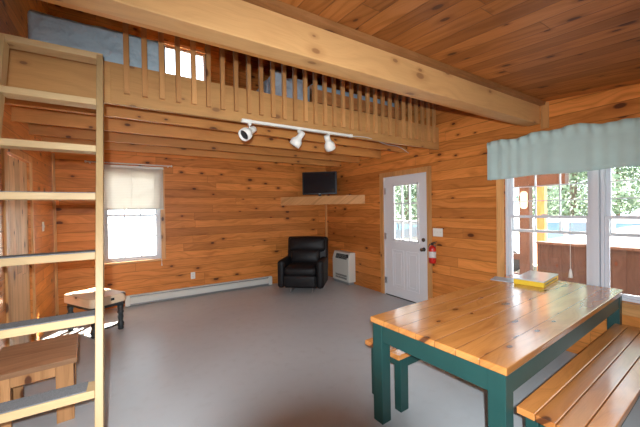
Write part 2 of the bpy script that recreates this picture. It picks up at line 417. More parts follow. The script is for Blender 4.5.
# right pair of windows
for n, (y0, y1, z0, z1) in (('window_2', W1), ('window_3', W2)):
    w = struct_empty(n); f = .025
    b = B(); X0, X1 = XR + .01, XR + T
    box(b, X0, X1, y0, y1, z0, z0 + f); box(b, X0, X1, y0, y1, z1 - f, z1); box(b, X0, X1, y0, y0 + f, z0 + f, z1 - f); box(b, X0, X1, y1 - f, y1, z0 + f, z1 - f)
    obj('window_frame', b, M_VINYL, w, bevel=.003)
    sash_y(w, y0 + f, y1 - f, z0 + f, 1.395, XR + .03, .03, name='lower_sash')
    sash_y(w, y0 + f, y1 - f, 1.20, z1 - f, XR + .075, .032, cols=3, rows=[1.557, 1.72, 1.88], name='upper_sash')
    bx('sash_lock', M_PLATE, w, XR + .02, XR + .05, (y0+y1)/2 - .03, (y0+y1)/2 + .03, 1.395, 1.41, .003)
b = B(); box(b, XR - .012, XR + T - .01, 1.065, 1.115, .62, 2.06); struct('trim_5', b, M_VINYL, bevel=.003)   # mullion
b = B(); box(b, XR - .02, XR, 1.935, 2.02, .55, 2.15); struct('trim_6', b, W_CASZ, bevel=.003)
b = B(); box(b, XR - .02, XR, .14, .225, .55, 2.15); struct('trim_7', b, W_CASZ, bevel=.003)
b = B(); box(b, XR - .045, XR + .01, .14, 2.02, .585, .617); struct('trim_8', b, W_CASY, bevel=.003)
b = B(); box(b, XR - .02, XR, .225, 1.935, 2.065, 2.15); struct('trim_9', b, W_CASY, bevel=.003)
b = B(); box(b, XR - .018, XR, .14, 2.02, .50, .583); struct('trim_10', b, W_CASY, bevel=.003)

# front door
d = struct_empty('door_1')
y0, y1, z1 = 3.06, 3.955, 2.03
gx0, gx1, gz0, gz1 = 3.215, 3.755, .955, 1.905
XD = XR + .012
b = B()
for (a, c, e, g) in ((y0, gx0, .012, z1), (gx1, y1, .012, z1), (gx0, gx1, .012, gz0), (gx0, gx1, gz1, z1)): box(b, XD, XD + .04, a, c, e, g)
bmesh.ops.remove_doubles(b, verts=b.verts, dist=1e-5)
leaf = obj('door_leaf', b, M_WHITE, d)
b = B(); w_ = .03
for (a, c, e, g) in ((gx0, gx1, gz0, gz0 + w_), (gx0, gx1, gz1 - w_, gz1), (gx0, gx0 + w_, gz0, gz1), (gx1 - w_, gx1, gz0, gz1)): box(b, XD - .012, XD, a, c, e, g)
obj('glazing_frame', b, M_WHITE, d, bevel=.004)
b = B(); quad(b, (XD + .02, gx0, gz0), (XD + .02, gx1, gz0), (XD + .02, gx1, gz1), (XD + .02, gx0, gz1)); obj('pane', b, M_GLASS, d)
b = B()
for i in (1, 2):
    c = gx0 + w_ + (gx1 - gx0 - 2*w_) * i/3; box(b, XD - .006, XD + .03, c - .009, c + .009, gz0 + w_, gz1 - w_)
    c = gz0 + w_ + (gz1 - gz0 - 2*w_) * i/3; box(b, XD - .005, XD + .029, gx0 + w_, gx1 - w_, c - .009, c + .009)
obj('muntins', b, M_WHITE, d)
for (a, c) in ((3.22, 3.48), (3.53, 3.79)):
    b = B(); e, g = .16, .80
    for k, (o1, o2, xx) in enumerate(((0, .016, .007), (.05, .062, .005))):
        box(b, XD - xx, XD, a + o1, a + o2, e + o1, g - o1); box(b, XD - xx, XD, c - o2, c - o1, e + o1, g - o1)
        box(b, XD - xx, XD, a + o2, c - o2, e + o1, e + o2); box(b, XD - xx, XD, a + o2, c - o2, g - o2, g - o1)
    obj('raised_panel', b, M_WHITE, d, bevel=.002)
b = B()
for z in (.25, 1.02, 1.80): box(b, XR - .006, XD + .004, y1 - .035, y1 + .003, z - .055, z + .055)
obj('hinge', b, M_STEEL, d)
RX = Matrix.Rotation(-PI/2, 4, 'Y')
b = B(); lathe(b, [(.032, 0), (.032, .008), (.012, .012), (.012, .035), (.026, .042), (.030, .055), (.024, .068), (.005, .072)], seg=16, mat=Matrix.Translation((XD, 3.125, .865)) @ RX); obj('door_knob', b, M_CHROME, d, smooth=True, label='dark round door knob')
b = B(); lathe(b, [(.030, 0), (.030, .012), (.024, .02), (.008, .022)], seg=16, mat=Matrix.Translation((XD, 3.13, 1.01)) @ RX); obj('deadbolt', b, M_CHROME, d, smooth=True, label='dark round deadbolt')
b = B(); box(b, XR + .0, XR + T, y0, y1, 0.0, .011); obj('threshold', b, M_DARK, d)
b = B(); box(b, XR + .002, XR + T, DR[0], y0 - .003, 0, z1 + .005); box(b, XR + .002, XR + T, y1 + .003, DR[1], 0, z1 + .005); box(b, XR + .002, XR + T, DR[0], DR[1], z1 + .004, DR[3]); obj('door_jamb', b, M_WHITE, d)
b = B(); box(b, XR - .018, XR, 2.965, 3.045, 0, 2.12); box(b, XR - .018, XR, 3.975, 4.055, 0, 2.12); box(b, XR - .018, XR, 3.045, 3.975, 2.042, 2.12); obj('door_casing', b, W_CASZ, d, bevel=.003)

# plank door in the left wall
d = struct_empty('door_2')
b = B(); box(b, XL - .06, XL - .02, DL[0] + .01, DL[1] - .01, .01, DL[3] - .01); obj('door_leaf', b, W_DOORZ, d)
b = B(); box(b, XL, XL + .018, DL[0] - .08, DL[0], 0, 2.14); box(b, XL, XL + .018, DL[1], DL[1] + .05, 0, 2.14); box(b, XL, XL + .018, DL[0], DL[1], DL[3], 2.14); obj('door_casing', b, W_CASZ, d, bevel=.003)

# ------------------------------------------------------------------ blind on back window
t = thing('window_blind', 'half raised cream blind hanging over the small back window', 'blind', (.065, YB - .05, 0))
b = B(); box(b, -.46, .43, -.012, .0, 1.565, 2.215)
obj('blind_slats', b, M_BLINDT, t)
bx('bottom_rail', M_METALW, t, -.46, .43, -.018, .008, 1.545, 1.567, .004)
bx('head_rail', M_PLATE, t, -.47, .44, -.02, .03, 2.215, 2.25, .003)
for x in (-.36, -.02, .30):
    b = B(); tube(b, [(x, -.016, 1.56), (x, -.016, 2.215)], .003, 6); obj('lift_cord', b, M_PLATE, t)
b = B(); tube(b, [(.385, -.02, 2.2), (.385, -.02, .66)], .003, 6); lathe(b, [(.003, .60), (.009, .61), (.004, .66)], .385, -.02, 8); obj('pull_cord', b, M_PLATE, t)
t = thing('curtain_rod', 'thin white curtain rod across the top of the back window', 'curtain rod', (.045, YB - .09, 2.275))
b = B(); tube(b, [(-.58, 0, 0), (.58, 0, 0)], .010, 10); obj('rod', b, M_PLATE, t, smooth=True)
for x in (-.58, .58):
    b = B(); lathe(b, [(.004, -.015), (.016, -.008), (.016, .008), (.004, .015)], seg=12, mat=Matrix.Translation((x, 0, 0)) @ Matrix.Rotation(PI/2, 4, 'Y')); obj('finial', b, M_PLATE, t, smooth=True)
    b = B(); box(b, x * .92 - .008, x * .92 + .008, -.004, .09, -.012, .004); obj('bracket', b, M_PLATE, t)

# valance over right windows
t = thing('window_valance', 'pale blue gathered fabric valance above the large right window', 'valance', (XR, 0, 0))
b = B(); N = 260; R = 10; grid = []
ya, yb = 2.085, -.02
for i in range(N + 1):
    y = ya + (yb - ya) * i / N; s = i / N
    ztop = 2.285 - .05 * s + .028 * math.sin(y * 5.1 + 1) * (.3 + s) + .012 * math.sin(y * 17)
    zbot = 1.825 + .006 * math.sin(y * 9)
    col_ = []
    for k in range(R + 1):
        q = k / R; z = ztop + (zbot - ztop) * q
        amp = .001 + .004 * q
        fold = math.sin(y * 46 + 2.2 * math.sin(y * 7)) * amp + math.sin(y * 13 + 1.3 + 2*math.sin(y*5)) * amp * .9
        if k == 2: fold = -.008
        x = -.085 - fold - (.012 if k < 2 else 0) * math.sin(y * 60) - (.014 if k < 2 else 0)
        col_.append(b.verts.new((x, y, z)))
    grid.append(col_)
for i in range(N):
    for k in range(R): b.faces.new((grid[i][k], grid[i][k+1], grid[i+1][k+1], grid[i+1][k]))
o = obj('valance_cloth', b, M_VAL, t, smooth=True); sm = o.modifiers.new('s', 'SOLIDIFY'); sm.thickness = .003
b = B()
for k in range(R): pass
vs = []
for q in range(9):
    x = -.085 + .08 * q / 8; c_ = .004 * math.sin(q * 2.1)
    vs.append((b.verts.new((x, ya + c_, 2.28)), b.verts.new((x, ya + c_, 1.825))))
for a, c in zip(vs, vs[1:]): b.faces.new((a[0], a[1], c[1], c[0]))
o = obj('side_return', b, M_VAL, t, smooth=True); sm = o.modifiers.new('s', 'SOLIDIFY'); sm.thickness = .003
b = B(); tube(b, [(-.004, ya, 2.20), (-.07, ya - .004, 2.20), (-.07, yb, 2.17)], .007, 8); obj('rod', b, M_PLATE, t)

# lift cord with tassel on the near right window
t = thing('blind_cord', 'white pull cord with a tassel hanging in front of the window glass', 'cord', (XR - .01, 1.29, 0))
b = B(); tube(b, [(0, 0, 2.0), (0, 0, .86)], .0028, 6); obj('cord', b, M_PLATE, t)
b = B(); lathe(b, [(.004, .86), (.010, .84), (.016, .80), (.02, .765), (.004, .762)], seg=10); obj('tassel', b, M_PLATE, t, smooth=True)

# ------------------------------------------------------------------ baseboard heater
t = thing('baseboard_heater', 'long low white baseboard heater along the back wall', 'heater', (0, YB, 0))
x0, x1 = -.08, 2.43
prof = [(-.004, .03), (-.055, .035), (-.06, .045), (-.06, .125), (-.052, .135), (-.035, .139), (-.004, .139)]
b = B(); prism(b, prof, x0 + .07, x1 - .07, 'X'); obj('front_panel', b, M_METALW, t, bevel=.002)
bx('top_vent', M_GREY, t, x0 + .07, x1 - .07, -.045, -.003, .140, .158, 0, label='grey louvre strip')
bx('bottom_slot', M_GREY, t, x0 + .07, x1 - .07, -.045, -.003, .012, .029, 0, label='grey lower slot')
bx('top_cover', M_METALW, t, x0, x1, -.05, -.002, .159, .171, .002)
bx('end_cap', M_METALW, t, x0, x0 + .069, -.066, -.001, .005, .158, .004)
bx('end_cap', M_METALW, t, x1 - .069, x1, -.066, -.001, .005, .158, .004)

# outlets and switches
def plate(name, label, cat, wall, a, z, w=.075, h=.12, kind='outlet'):
    if wall == 'back': loc, rz = (a, YB, z), 0
    elif wall == 'right': loc, rz = (XR, a, z), -PI/2
    else: loc, rz = (XL, a, z), PI/2
    t = thing(name, label, cat, loc, rz)
    bx('cover_plate', M_PLATE, t, -w/2, w/2, -.007, 0, -h/2, h/2, .003)
    n = max(1, round(w / .06))
    for i in range(n):
        c = (i - (n-1)/2) * .05
        if kind == 'outlet':
            for dz in (-.022, .022):
                bx('socket', M_HEAT, t, c - .015, c + .015, -.0095, -.007, dz - .014, dz + .014, .002)
        else: bx('switch_toggle', M_HEAT, t, c - .006, c + .006, -.018, -.007, -.010, .014, .002)
    return t
plate('wall_outlet', 'white outlet low on the back wall above the baseboard heater', 'outlet', 'back', .945, .365)
plate('wall_outlet', 'white outlet low on the left wall behind the ladder', 'outlet', 'left', 4.66, .40)
plate('light_switch', 'white switch on the left wall beside the back corner', 'switch', 'left', 5.16, 1.34, kind='switch')
plate('light_switch', 'wide white switch plate above the fire extinguisher', 'switch', 'right', 2.865, 1.14, .165, .12, 'switch')

# ------------------------------------------------------------------ fire extinguisher
t = thing('fire_extinguisher', 'small red fire extinguisher hung on the wall beside the white door', 'fire extinguisher', (XR - .065, 2.915, .69))
b = B(); lathe(b, [(.03, 0), (.046, .004), (.052, .02), (.052, .21), (.045, .238), (.022, .255), (.016, .262)], seg=20); obj('cylinder', b, M_RED, t, smooth=True)
b = B(); lathe(b, [(.0528, .085), (.0528, .175)], seg=20); obj('paper_label', b, M_LABEL, t, smooth=True)
b = B(); box(b, -.012, .012, -.015, .015, .262, .292); box(b, -.009, .009, -.06, .02, .292, .302); obj('valve', b, M_BLACKP, t, bevel=.002)
b = B(); prism(b, [(.018, .300), (-.075, .325), (-.078, .315), (.018, .288)], -.009, .009, 'X'); obj('lever', b, M_BLACKP, t)
b = B(); tube(b, [(0, .012, .28), (0, .045, .275), (0, .062, .24), (0, .058, .19)], .007, 8); obj('hose', b, M_BLACKP, t, smooth=True)
b = B(); box(b, .053, .065, -.015, .015, .05, .26); obj('wall_bracket', b, M_STEEL, t)

# ------------------------------------------------------------------ gas wall heater
t = thing('wall_heater', 'cream wall heater with slotted vents between recliner and white door', 'heater', (XR, 0, 0))
Y0, Y1, Z0, Z1 = 4.79, 5.34, .05, .635
b = B(); prism(b, [(0, Z0), (-.16, Z0), (-.175, Z0 + .015), (-.175, Z1 - .14), (-.13, Z1 - .01), (-.12, Z1), (0, Z1)], 0, 1, 'Y')
for v in b.verts: v.co.y = Y0 + (Y1 - Y0) * v.co.y
obj('cabinet', b, M_HEAT, t, bevel=.008)
for nm, zc0, sl, n_ in (('top_grille', Z1 - .135, 1, 12), ('bottom_grille', Z0 + .05, 0, 12)):
    b = B()
    for r in range(2 if not sl else 1):
        for i in range(n_):
            y = Y0 + .07 + (Y1 - Y0 - .20) * i / (n_ - 1)
            if sl: box(b, -.180, -.170, y, y + .018, zc0, zc0 + .10, 0, Matrix.Translation((-.175, 0, zc0)) @ Matrix.Rotation(math.atan2(.045, .13), 4, 'Y') @ Matrix.Translation((.175, 0, -zc0)))
            else: box(b, -.1765, -.172, y, y + .018, zc0 + r * .05, zc0 + r * .05 + .038)
    obj(nm, b, M_DARK, t)
bx('control_knob', M_DARK, t, -.172, -.155, Y0 + .03, Y0 + .07, Z1 - .10, Z1 - .03, .003)
bx('foot', M_GREY, t, -.15, -.02, Y0 + .03, Y1 - .03, 0.0, Z0)

# ------------------------------------------------------------------ corner shelf and television
t = thing('corner_shelf', 'pine corner shelf high in the back right corner', 'shelf', (0, 0, 1.60))
cs = [(2.70, YB), (XR, YB), (XR, 4.50)]
b = B(); prism(b, cs, .13, .16); obj('shelf_board', b, W_SHELF, t)
dv = Vector((XR - 2.68, 4.47 - YB, 0)).normalized(); nv = Vector((-dv.y, dv.x, 0))
if nv.y > 0: nv = -nv
b = B(); p0 = Vector((2.70, YB, 0)); p1 = Vector((XR, 4.50, 0)); k = nv * .02
prism(b, [(p0.x, p0.y), (p1.x, p1.y), (p1.x, p1.y - .026), (p0.x - .026, p0.y)], 0, .17); obj('front_fascia', b, W_CASX, t, bevel=.003)
t = thing('television', 'small black flat television on the corner shelf', 'television', (3.37, 5.40, 1.7605), math.radians(-40) )
b = B(); box(b, -.36, .36, -.02, .035, .055, .525); obj('housing', b, M_TV, t, bevel=.008)
b = B(); box(b, -.335, .335, -.023, -.0205, .085, .505); obj('screen', b, M_SCREEN, t)
b = B(); box(b, -.03, .03, 0, .03, .01, .06); obj('stand_neck', b, M_TV, t)
b = B(); lathe(b, [(.13, 0), (.13, .008), (.04, .014)], seg=24); obj('stand_base', b, M_TV, t)
bx('logo_badge', M_STEEL, t, -.02, .02, -.0215, -.0200, .063, .070)
# little white box on the shelf end
o = bx('remote_control', M_CORD, None, -.05, .05, -.015, .015, 0, .018, .003); o.location = (3.66, 4.80, 1.76); o.rotation_euler = (0, 0, -.85)
tag(o, 'small pale remote lying on the door end of the corner shelf', 'remote')

# ------------------------------------------------------------------ recliner
t = thing('recliner', 'black leather recliner armchair in the back right corner', 'armchair', (2.77, 5.05, 0), math.radians(-41))
def cushion(name, x0, x1, y0, y1, z0, z1, r=.05, mat=None, m=M_BLACKLE, puff=0):
    b = B(); vs = box(b, x0, x1, y0, y1, z0, z1)
    bmesh.ops.bevel(b, geom=list(b.edges), offset=r, segments=4, affect='EDGES', profile=.5)
    bmesh.ops.subdivide_edges(b, edges=[e for e in b.edges if e.calc_length() > .12], cuts=5, use_grid_fill=True)
    cx, cy, cz = (x0+x1)/2, (y0+y1)/2, (z0+z1)/2; hx, hy, hz = (x1-x0)/2, (y1-y0)/2, (z1-z0)/2
    if puff:
        for v in b.verts:
            a, c, e = (v.co.x-cx)/hx, (v.co.y-cy)/hy, (v.co.z-cz)/hz
            v.co.y += (1 if c > 0 else -1) * puff * max(0, 1-a*a) * max(0, 1-e*e)
            v.co.z += (1 if e > 0 else -1) * puff * max(0, 1-a*a) * max(0, 1-c*c)
    if mat is not None: bmesh.ops.transform(b, matrix=mat, verts=b.verts)
    return obj(name, b, m, t, smooth=True)
cushion('base', -.30, .30, -.30, .34, .10, .30, .03)
cushion('footrest', -.285, .285, -.385, -.305, .13, .34, .03, puff=.01)
cushion('seat_cushion', -.285, .285, -.36, .20, .32, .49, .06, puff=.02)
cushion('armrest', -.42, -.29, -.34, .34, .10, .60, .055)
cushion('armrest', .29, .42, -.34, .34, .10, .60, .055)
bk = Matrix.Translation((0, .18, .42)) @ Matrix.Rotation(math.radians(-12), 4, 'X') @ Matrix.Translation((0, -.18, -.42))
cushion('backrest', -.37, .415, .16, .40, .36, .985, .035, bk, puff=.02)
cushion('back_pillow', -.34, .385, .08, .22, .70, .955, .06, bk, puff=.035)
cushion('lumbar_pillow', -.285, .285, .06, .22, .46, .73, .06, bk, puff=.035)
for x in (-.20, .20):
    b = B(); tube(b, [(x, -.26, 0.012), (x, .26, 0.012)], .012, 8); tube(b, [(x, -.2, .012), (x, -.2, .12)], .012, 8); tube(b, [(x, .2, .012), (x, .2, .12)], .012, 8)
    obj('metal_foot', b, M_STEEL, t)

# ------------------------------------------------------------------ track lighting
t = thing('track_light', 'white track light bar with three spotlights under the loft rim', 'track light', (0, 2.786, 2.335))
b = B(); box(b, .915, 2.15, -.014, .02, -.012, .012); obj('track', b, M_PLATE, t, bevel=.003)
bx('end_cap', M_PLATE, t, 2.15, 2.19, -.017, .02, -.016, .016, .003)
bx('power_feed', M_PLATE, t, .90, .99, -.017, .02, -.018, .014, .003)
def head(x, dirv):
    g = bx('spotlight_arm', M_PLATE, t, x - .014, x + .014, -.016, .012, -.04, -.011, .003)
    b = B(); tube(b, [(x, 0, -.03), (x, 0, -.085)], .006, 8)
    obj('spotlight_stem', b, M_PLATE, g, smooth=True)
    D = Vector(dirv).normalized(); q = Vector((0, 0, 1)).rotation_difference(D).to_matrix().to_4x4()
    P = Matrix.Translation(Vector((x, 0, -.095)) - D * .03) @ q
    b = B(); lathe(b, [(.012, -.045), (.030, -.04), (.032, .0), (.030, .02), (.040, .045), (.054, .06), (.060, .085), (.057, .125), (.050, .125), (.048, .10)], seg=24, mat=P)
    obj('spotlight_head', b, M_PLATE, g, smooth=True)
    b = B(); lathe(b, [(.0475, .102), (.03, .106), (.005, .11)], seg=20, mat=P); obj('spotlight_lens', b, M_DARK, g, smooth=True)
head(.975, (-.75, -.35, -.55)); head(1.50, (-.45, .35, -.8)); head(1.86, (.55, .35, -.75))
b = B(); P = []
for i in range(25):
    s = i / 24; P.append((2.19 + (XR - .02 - 2.19) * s, 2.775 + (.6) * s ** 1.5, 2.33 + .055 * s + .012 * math.sin(s * 11)))
tube(b, P, .005, 6); tag(obj('power_cable', b, M_CORD), 'pale cable from the track light to the right wall', 'cable')

# ------------------------------------------------------------------ ladder
LY0, LK = 1.74, .32                                         # front of rails: Y = LY0 + LK*z
t = thing('loft_ladder', 'pale spruce loft ladder with wide treads at the left', 'ladder', (0, 0, 0))
xi, xo = -.166, -.130; xi2, xo2 = -.612, -.648
def lrail(xa, xb):
    b = B(); d_ = .10; zt = 2.58
    prism(b, [(LY0, 0), (LY0 + d_, 0), (LY0 + LK * zt + d_, zt), (LY0 + LK * zt, zt)], min(xa, xb), max(xa, xb), 'X')
    return obj('ladder_rail', b, W_TZ, t, bevel=.003)
lrail(xi, xo); lrail(xi2, xo2)
RZ = [2.585, 2.238, 1.917, 1.616, 1.275, .943, .595, .265]
for i, z in enumerate(RZ):
    y = LY0 + LK * z - .004; dp = .115
    b = B(); box(b, xi2 + .0005 if i else xo2, xi - .0005 if i else xo, y, y + dp, z - .040, z)
    tr = obj('tread', b, W_TX, t, bevel=.003)
    if z < 1.7:
        b = B(); box(b, xi2 + .001, xi - (.002 if z > .8 else .035), y + .008, y + dp, z, z + .004)
        obj('carpet_strip', b, M_CARPET, tr, label='grey carpet strip on the tread')
# board panel at the foot of the loft behind the ladder top
# ------------------------------------------------------------------ low plank table behind the ladder
t = thing('low_table', 'small brown plank table behind the foot of the ladder', 'table', (-.606, 3.10, 0), math.radians(5.5))
b = B(); box(b, -.235, .235, -.30, .30, .415, .45); obj('tabletop', b, W_LOW, t, bevel=.003)
for x in (-.215, .115):
    for y in (-.275, .235):
        b = B(); box(b, x, x + .10, y, y + .04, 0, .414); obj('leg', b, W_LOWLEG, t, bevel=.002)
b = B(); box(b, -.114, .114, -.27, -.24, .34, .414); obj('apron', b, W_LOWLEG, t)
b = B(); box(b, -.21, -.18, -.234, .234, .12, .20); obj('stretcher', b, W_LOWLEG, t)
b = B(); box(b, .18, .21, -.234, .234, .12, .20); obj('stretcher', b, W_LOWLEG, t)

# ------------------------------------------------------------------ small bench with black turned legs
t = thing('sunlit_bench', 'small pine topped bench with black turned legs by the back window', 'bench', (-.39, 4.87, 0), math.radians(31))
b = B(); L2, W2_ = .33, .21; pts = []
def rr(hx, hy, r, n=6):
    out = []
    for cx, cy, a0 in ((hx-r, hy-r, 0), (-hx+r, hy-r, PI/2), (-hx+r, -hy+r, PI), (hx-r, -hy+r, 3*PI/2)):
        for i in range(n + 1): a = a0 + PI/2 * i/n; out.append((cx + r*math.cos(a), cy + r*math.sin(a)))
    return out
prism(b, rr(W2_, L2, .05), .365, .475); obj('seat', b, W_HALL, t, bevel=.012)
b = B(); prism(b, rr(W2_ - .03, L2 - .03, .02), .325, .364); obj('apron', b, M_BLACKP, t)
b = B(); box(b, .012, .05, -L2 - .003, -L2 + .02, .41, .44); obj('handle_slot', b, M_DARK, t)
lp = [(.026, 0), (.036, .015), (.030, .03), (.038, .05), (.040, .08), (.024, .11), (.034, .16), (.026, .20), (.040, .225), (.026, .245), (.034, .28), (.034, .324)]
for x in (-.155, .155):
    for y in (-.27, .27):
        b = B(); lathe(b, lp, x, y, 14); obj('leg', b, M_BLACKP, t, smooth=True)
for y in (-.27, .27):
    b = B(); tube(b, [(-.14, y, .07), (.14, y, .07)], .012, 8); obj('stretcher', b, M_BLACKP, t)

# ------------------------------------------------------------------ dining table and benches
TZ = .732; ang = math.radians(3.3)
t = thing('dining_table', 'large varnished pine table with green painted frame by the window', 'table', (1.492, .755, 0), ang)
TL, TW = 2.27, .905
b = B(); box(b, 0, TL, 0, TW, TZ - .038, TZ); obj('tabletop', b, W_TOP, t, bevel=.006)
lg = .085; ins = .012
for x in (ins, TL - ins - lg):
    for y in (ins, TW - ins - lg):
        b = B(); box(b, x, x + lg, y, y + lg, 0, TZ - .0385); obj('leg', b, M_GREEN, t, bevel=.004)
az0, az1 = TZ - .155, TZ - .0385
for y in (ins + .005, TW - ins - .04):
    b = B(); box(b, ins + lg, TL - ins - lg, y, y + .035, az0, az1); obj('apron', b, M_GREEN, t, bevel=.002)
for x in (ins + .005, TL - ins - .04):
    b = B(); box(b, x, x + .035, ins + lg, TW - ins - lg, az0, az1); obj('apron', b, M_GREEN, t, bevel=.002)
def bench(label, loc, rz, L, SW=.35, Z=.44, n=4):
    t = thing('wooden_bench', label, 'bench', loc, rz, 'benches at the dining table')
    pw = SW / n
    for i in range(n):
        b = B(); box(b, 0, L, i * pw + .002, (i+1) * pw - .002, Z - .036, Z); obj('seat_plank', b, W_SEAT, t, bevel=.004)
    lw = .085
    for x in (.045, L - .045 - lw):
        for y in (.025, SW - .025 - .06):
            b = B(); box(b, x, x + lw, y, y + .06, 0, Z - .0365); obj('leg', b, M_GREEN, t, bevel=.003)
        b = B(); box(b, x + .02, x + .06, .086, SW - .086, Z - .12, Z - .0365); obj('end_rail', b, M_GREEN, t)
    for y in (.03, SW - .06):
        b = B(); box(b, .045 + lw, L - .045 - lw, y, y + .03, Z - .12, Z - .0365); obj('side_rail', b, M_GREEN, t)
    return t
bench('orange varnished pine bench in the right foreground beside the table', (1.735, .475, 0), math.radians(3.0), 1.95)
bench('pine bench with green legs mostly hidden under the far side of the table', (1.615, 1.555, 0), math.radians(3.3), 1.95)

# games box and magazine on the table
t = thing('game_box', 'flat yellow cardboard box with silvery top lying on the table', 'box', (3.50, 1.475, TZ + .001), math.radians(8))
bx('box_base', M_YELLOW, t, -.25, .25, -.125, .125, 0, .045, .001)
bx('box_lid', M_BOXTOP, t, -.252, .252, -.127, .127, .046, .058, .002)
b = B()
for i in range(9): box(b, -.2 + i * .045, -.2 + i * .045 + .028, -.1262, -.1252, .014, .030)
obj('printed_marks', b, M_CHROME, t)
o = bx('magazine', M_MAG, None, -.10, .10, -.13, .13, 0, .004); o.location = (3.33, 1.68, TZ); o.rotation_euler = (0, 0, .25)
tag(o, 'grey blue magazine lying left of the yellow box', 'magazine')

# ------------------------------------------------------------------ loft contents
def soft_box(name, m, parent, x0, x1, y0, y1, z0, z1, r=.04, amp=.012, fr=9, cuts=24, seed=0):
    b = B(); box(b, x0, x1, y0, y1, z0, z1)
    bmesh.ops.bevel(b, geom=list(b.edges), offset=r, segments=3, affect='EDGES', profile=.5)
    for k in range(3): bmesh.ops.subdivide_edges(b, edges=[e for e in b.edges if e.calc_length() > .07], cuts=1, use_grid_fill=True)
    cx, cy, cz = (x0+x1)/2, (y0+y1)/2, (z0+z1)/2
    for v in b.verts:
        p = v.co; q = Vector((p.x-cx, p.y-cy, p.z-cz)).normalized()
        s = math.sin(p.x*fr+seed) * math.sin(p.z*fr*1.6+p.y*3+seed) + .5*math.sin(p.x*fr*2.3+p.z*fr+p.y*fr*1.7)
        v.co += Vector((0, q.y, q.z)) * amp * s
    return obj(name, b, m, parent, smooth=True)
t = thing('quilted_mattress', 'pale blue quilted mattress on the loft floor at the left', 'mattress', (0, 0, 2.646))
soft_box('mattress_body', M_MATT, t, -.60, .30, 2.98, 4.85, 0, .34, amp=.010, fr=14)
b = B(); tube(b, [(-.58, 2.985, .05), (.28, 2.985, .05)], .006, 6); obj('piping', b, M_MATT, t)
t = thing('crumpled_bedding', 'grey and white crumpled bedding heaped behind the balusters', 'bedding', (0, 0, 2.646))
soft_box('blanket', M_BEDDING, t, 1.42, 1.86, 3.2, 4.1, .0, .42, amp=.035, fr=13, seed=2)
t = thing('loft_bed', 'low pine bed with pale blue mattress at the right of the loft', 'bed', (0, 0, 2.646))
b = B(); box(b, 1.95, 3.60, 3.28, 3.31, .20, .36); obj('side_board', b, W_BED, t)
b = B(); box(b, 1.95, 3.60, 4.15, 4.18, .20, .36); obj('side_board', b, W_BED, t)
for x in (1.95, 3.55):
    for y in (3.27, 4.14):
        b = B(); box(b, x, x + .06, y, y + .06, 0, .40); obj('leg', b, W_BED, t)
soft_box('mattress', M_BLUEM, t, 1.99, 3.56, 3.33, 4.13, .30, .46, amp=.012, fr=17)
o = soft_box('storage_bag', M_DARK, None, 2.1, 3.3, 3.35, 4.0, 2.648, 2.81, amp=.015, fr=8)
tag(o, 'dark bag pushed under the loft bed', 'bag')
t = thing('table_lamp', 'cream shaded lamp in front of the bright loft window', 'lamp', (.62, 4.9, 2.646))
b = B(); lathe(b, [(.10, .0), (.10, .02), (.02, .04), (.025, .2), (.05, .35), (.03, .50), (.012, .54), (.012, .62)], seg=16); obj('lamp_base', b, M_SHADE, t, smooth=True)
b = B(); lathe(b, [(.17, .56), (.12, .80)], seg=24); obj('lamp_shade', b, M_SHADE, t, smooth=True)

# ------------------------------------------------------------------ the outside
b = B(); quad(b, (-60, -60, GROUND), (70, -60, GROUND), (70, 70, GROUND), (-60, 70, GROUND)); struct('ground', b, M_GROUND)
b = B(); box(b, XR + T, 5.62, -3, 6.2, -.2, -.06); struct('porch_floor', b, W_PORCH)
b = B()
t = thing('porch_railing', 'solid brown board porch railing outside the large window', 'railing', (5.45, 0, -.06))
b = B(); box(b, 0, .03, -2.6, 2.28, .06, .97); obj('railing_boards', b, W_PORCH, t)
b = B(); box(b, -.05, .08, -2.6, 2.28, .971, 1.005); obj('cap_rail', b, W_POST, t)
t = thing('porch_post', 'brown porch post with a thermometer at the railing end', 'post', (5.45, 2.44, -.06))
b = B(); box(b, -.06, .06, -.075, .075, 0, 2.05); obj('post_shaft', b, W_POST, t, bevel=.005)
b = B(); box(b, -.07, .07, -.55, .55, 1.88, 2.05); obj('post_bracket', b, W_POST, t)
t = thing('porch_post', 'lit orange pine post beside the brown porch post', 'post', (5.95, 2.42, -.55))
b = B(); box(b, -.05, .05, -.06, .06, 0, 2.5); obj('post_shaft', b, W_BAL, t, bevel=.005)
t = thing('thermometer', 'pale oval thermometer hung on the brown porch post', 'thermometer', (5.385, 2.44, 1.60))
b = B(); prism(b, rr(.052, .14, .045), -.006, .004)
for v in b.verts: v.co = Vector((v.co.z, v.co.x, v.co.y))
obj('dial_plate', b, M_PLATE, t)
for z0_, zz in ((.30, .40), (.62, .72)):
    b = B(); box(b, -.02, .02, 2.52, 2.95, z0_, zz)
    tag(obj('rail_board', b, W_POST), 'brown porch rail board left of the post, ' + ('lower one' if z0_ < .5 else 'upper one'), 'rail')
    bpy.context.view_layer.update()
for o in [o for o in COL.objects if o.name.startswith('rail_board')]: o.location = (5.45, 0, 0)

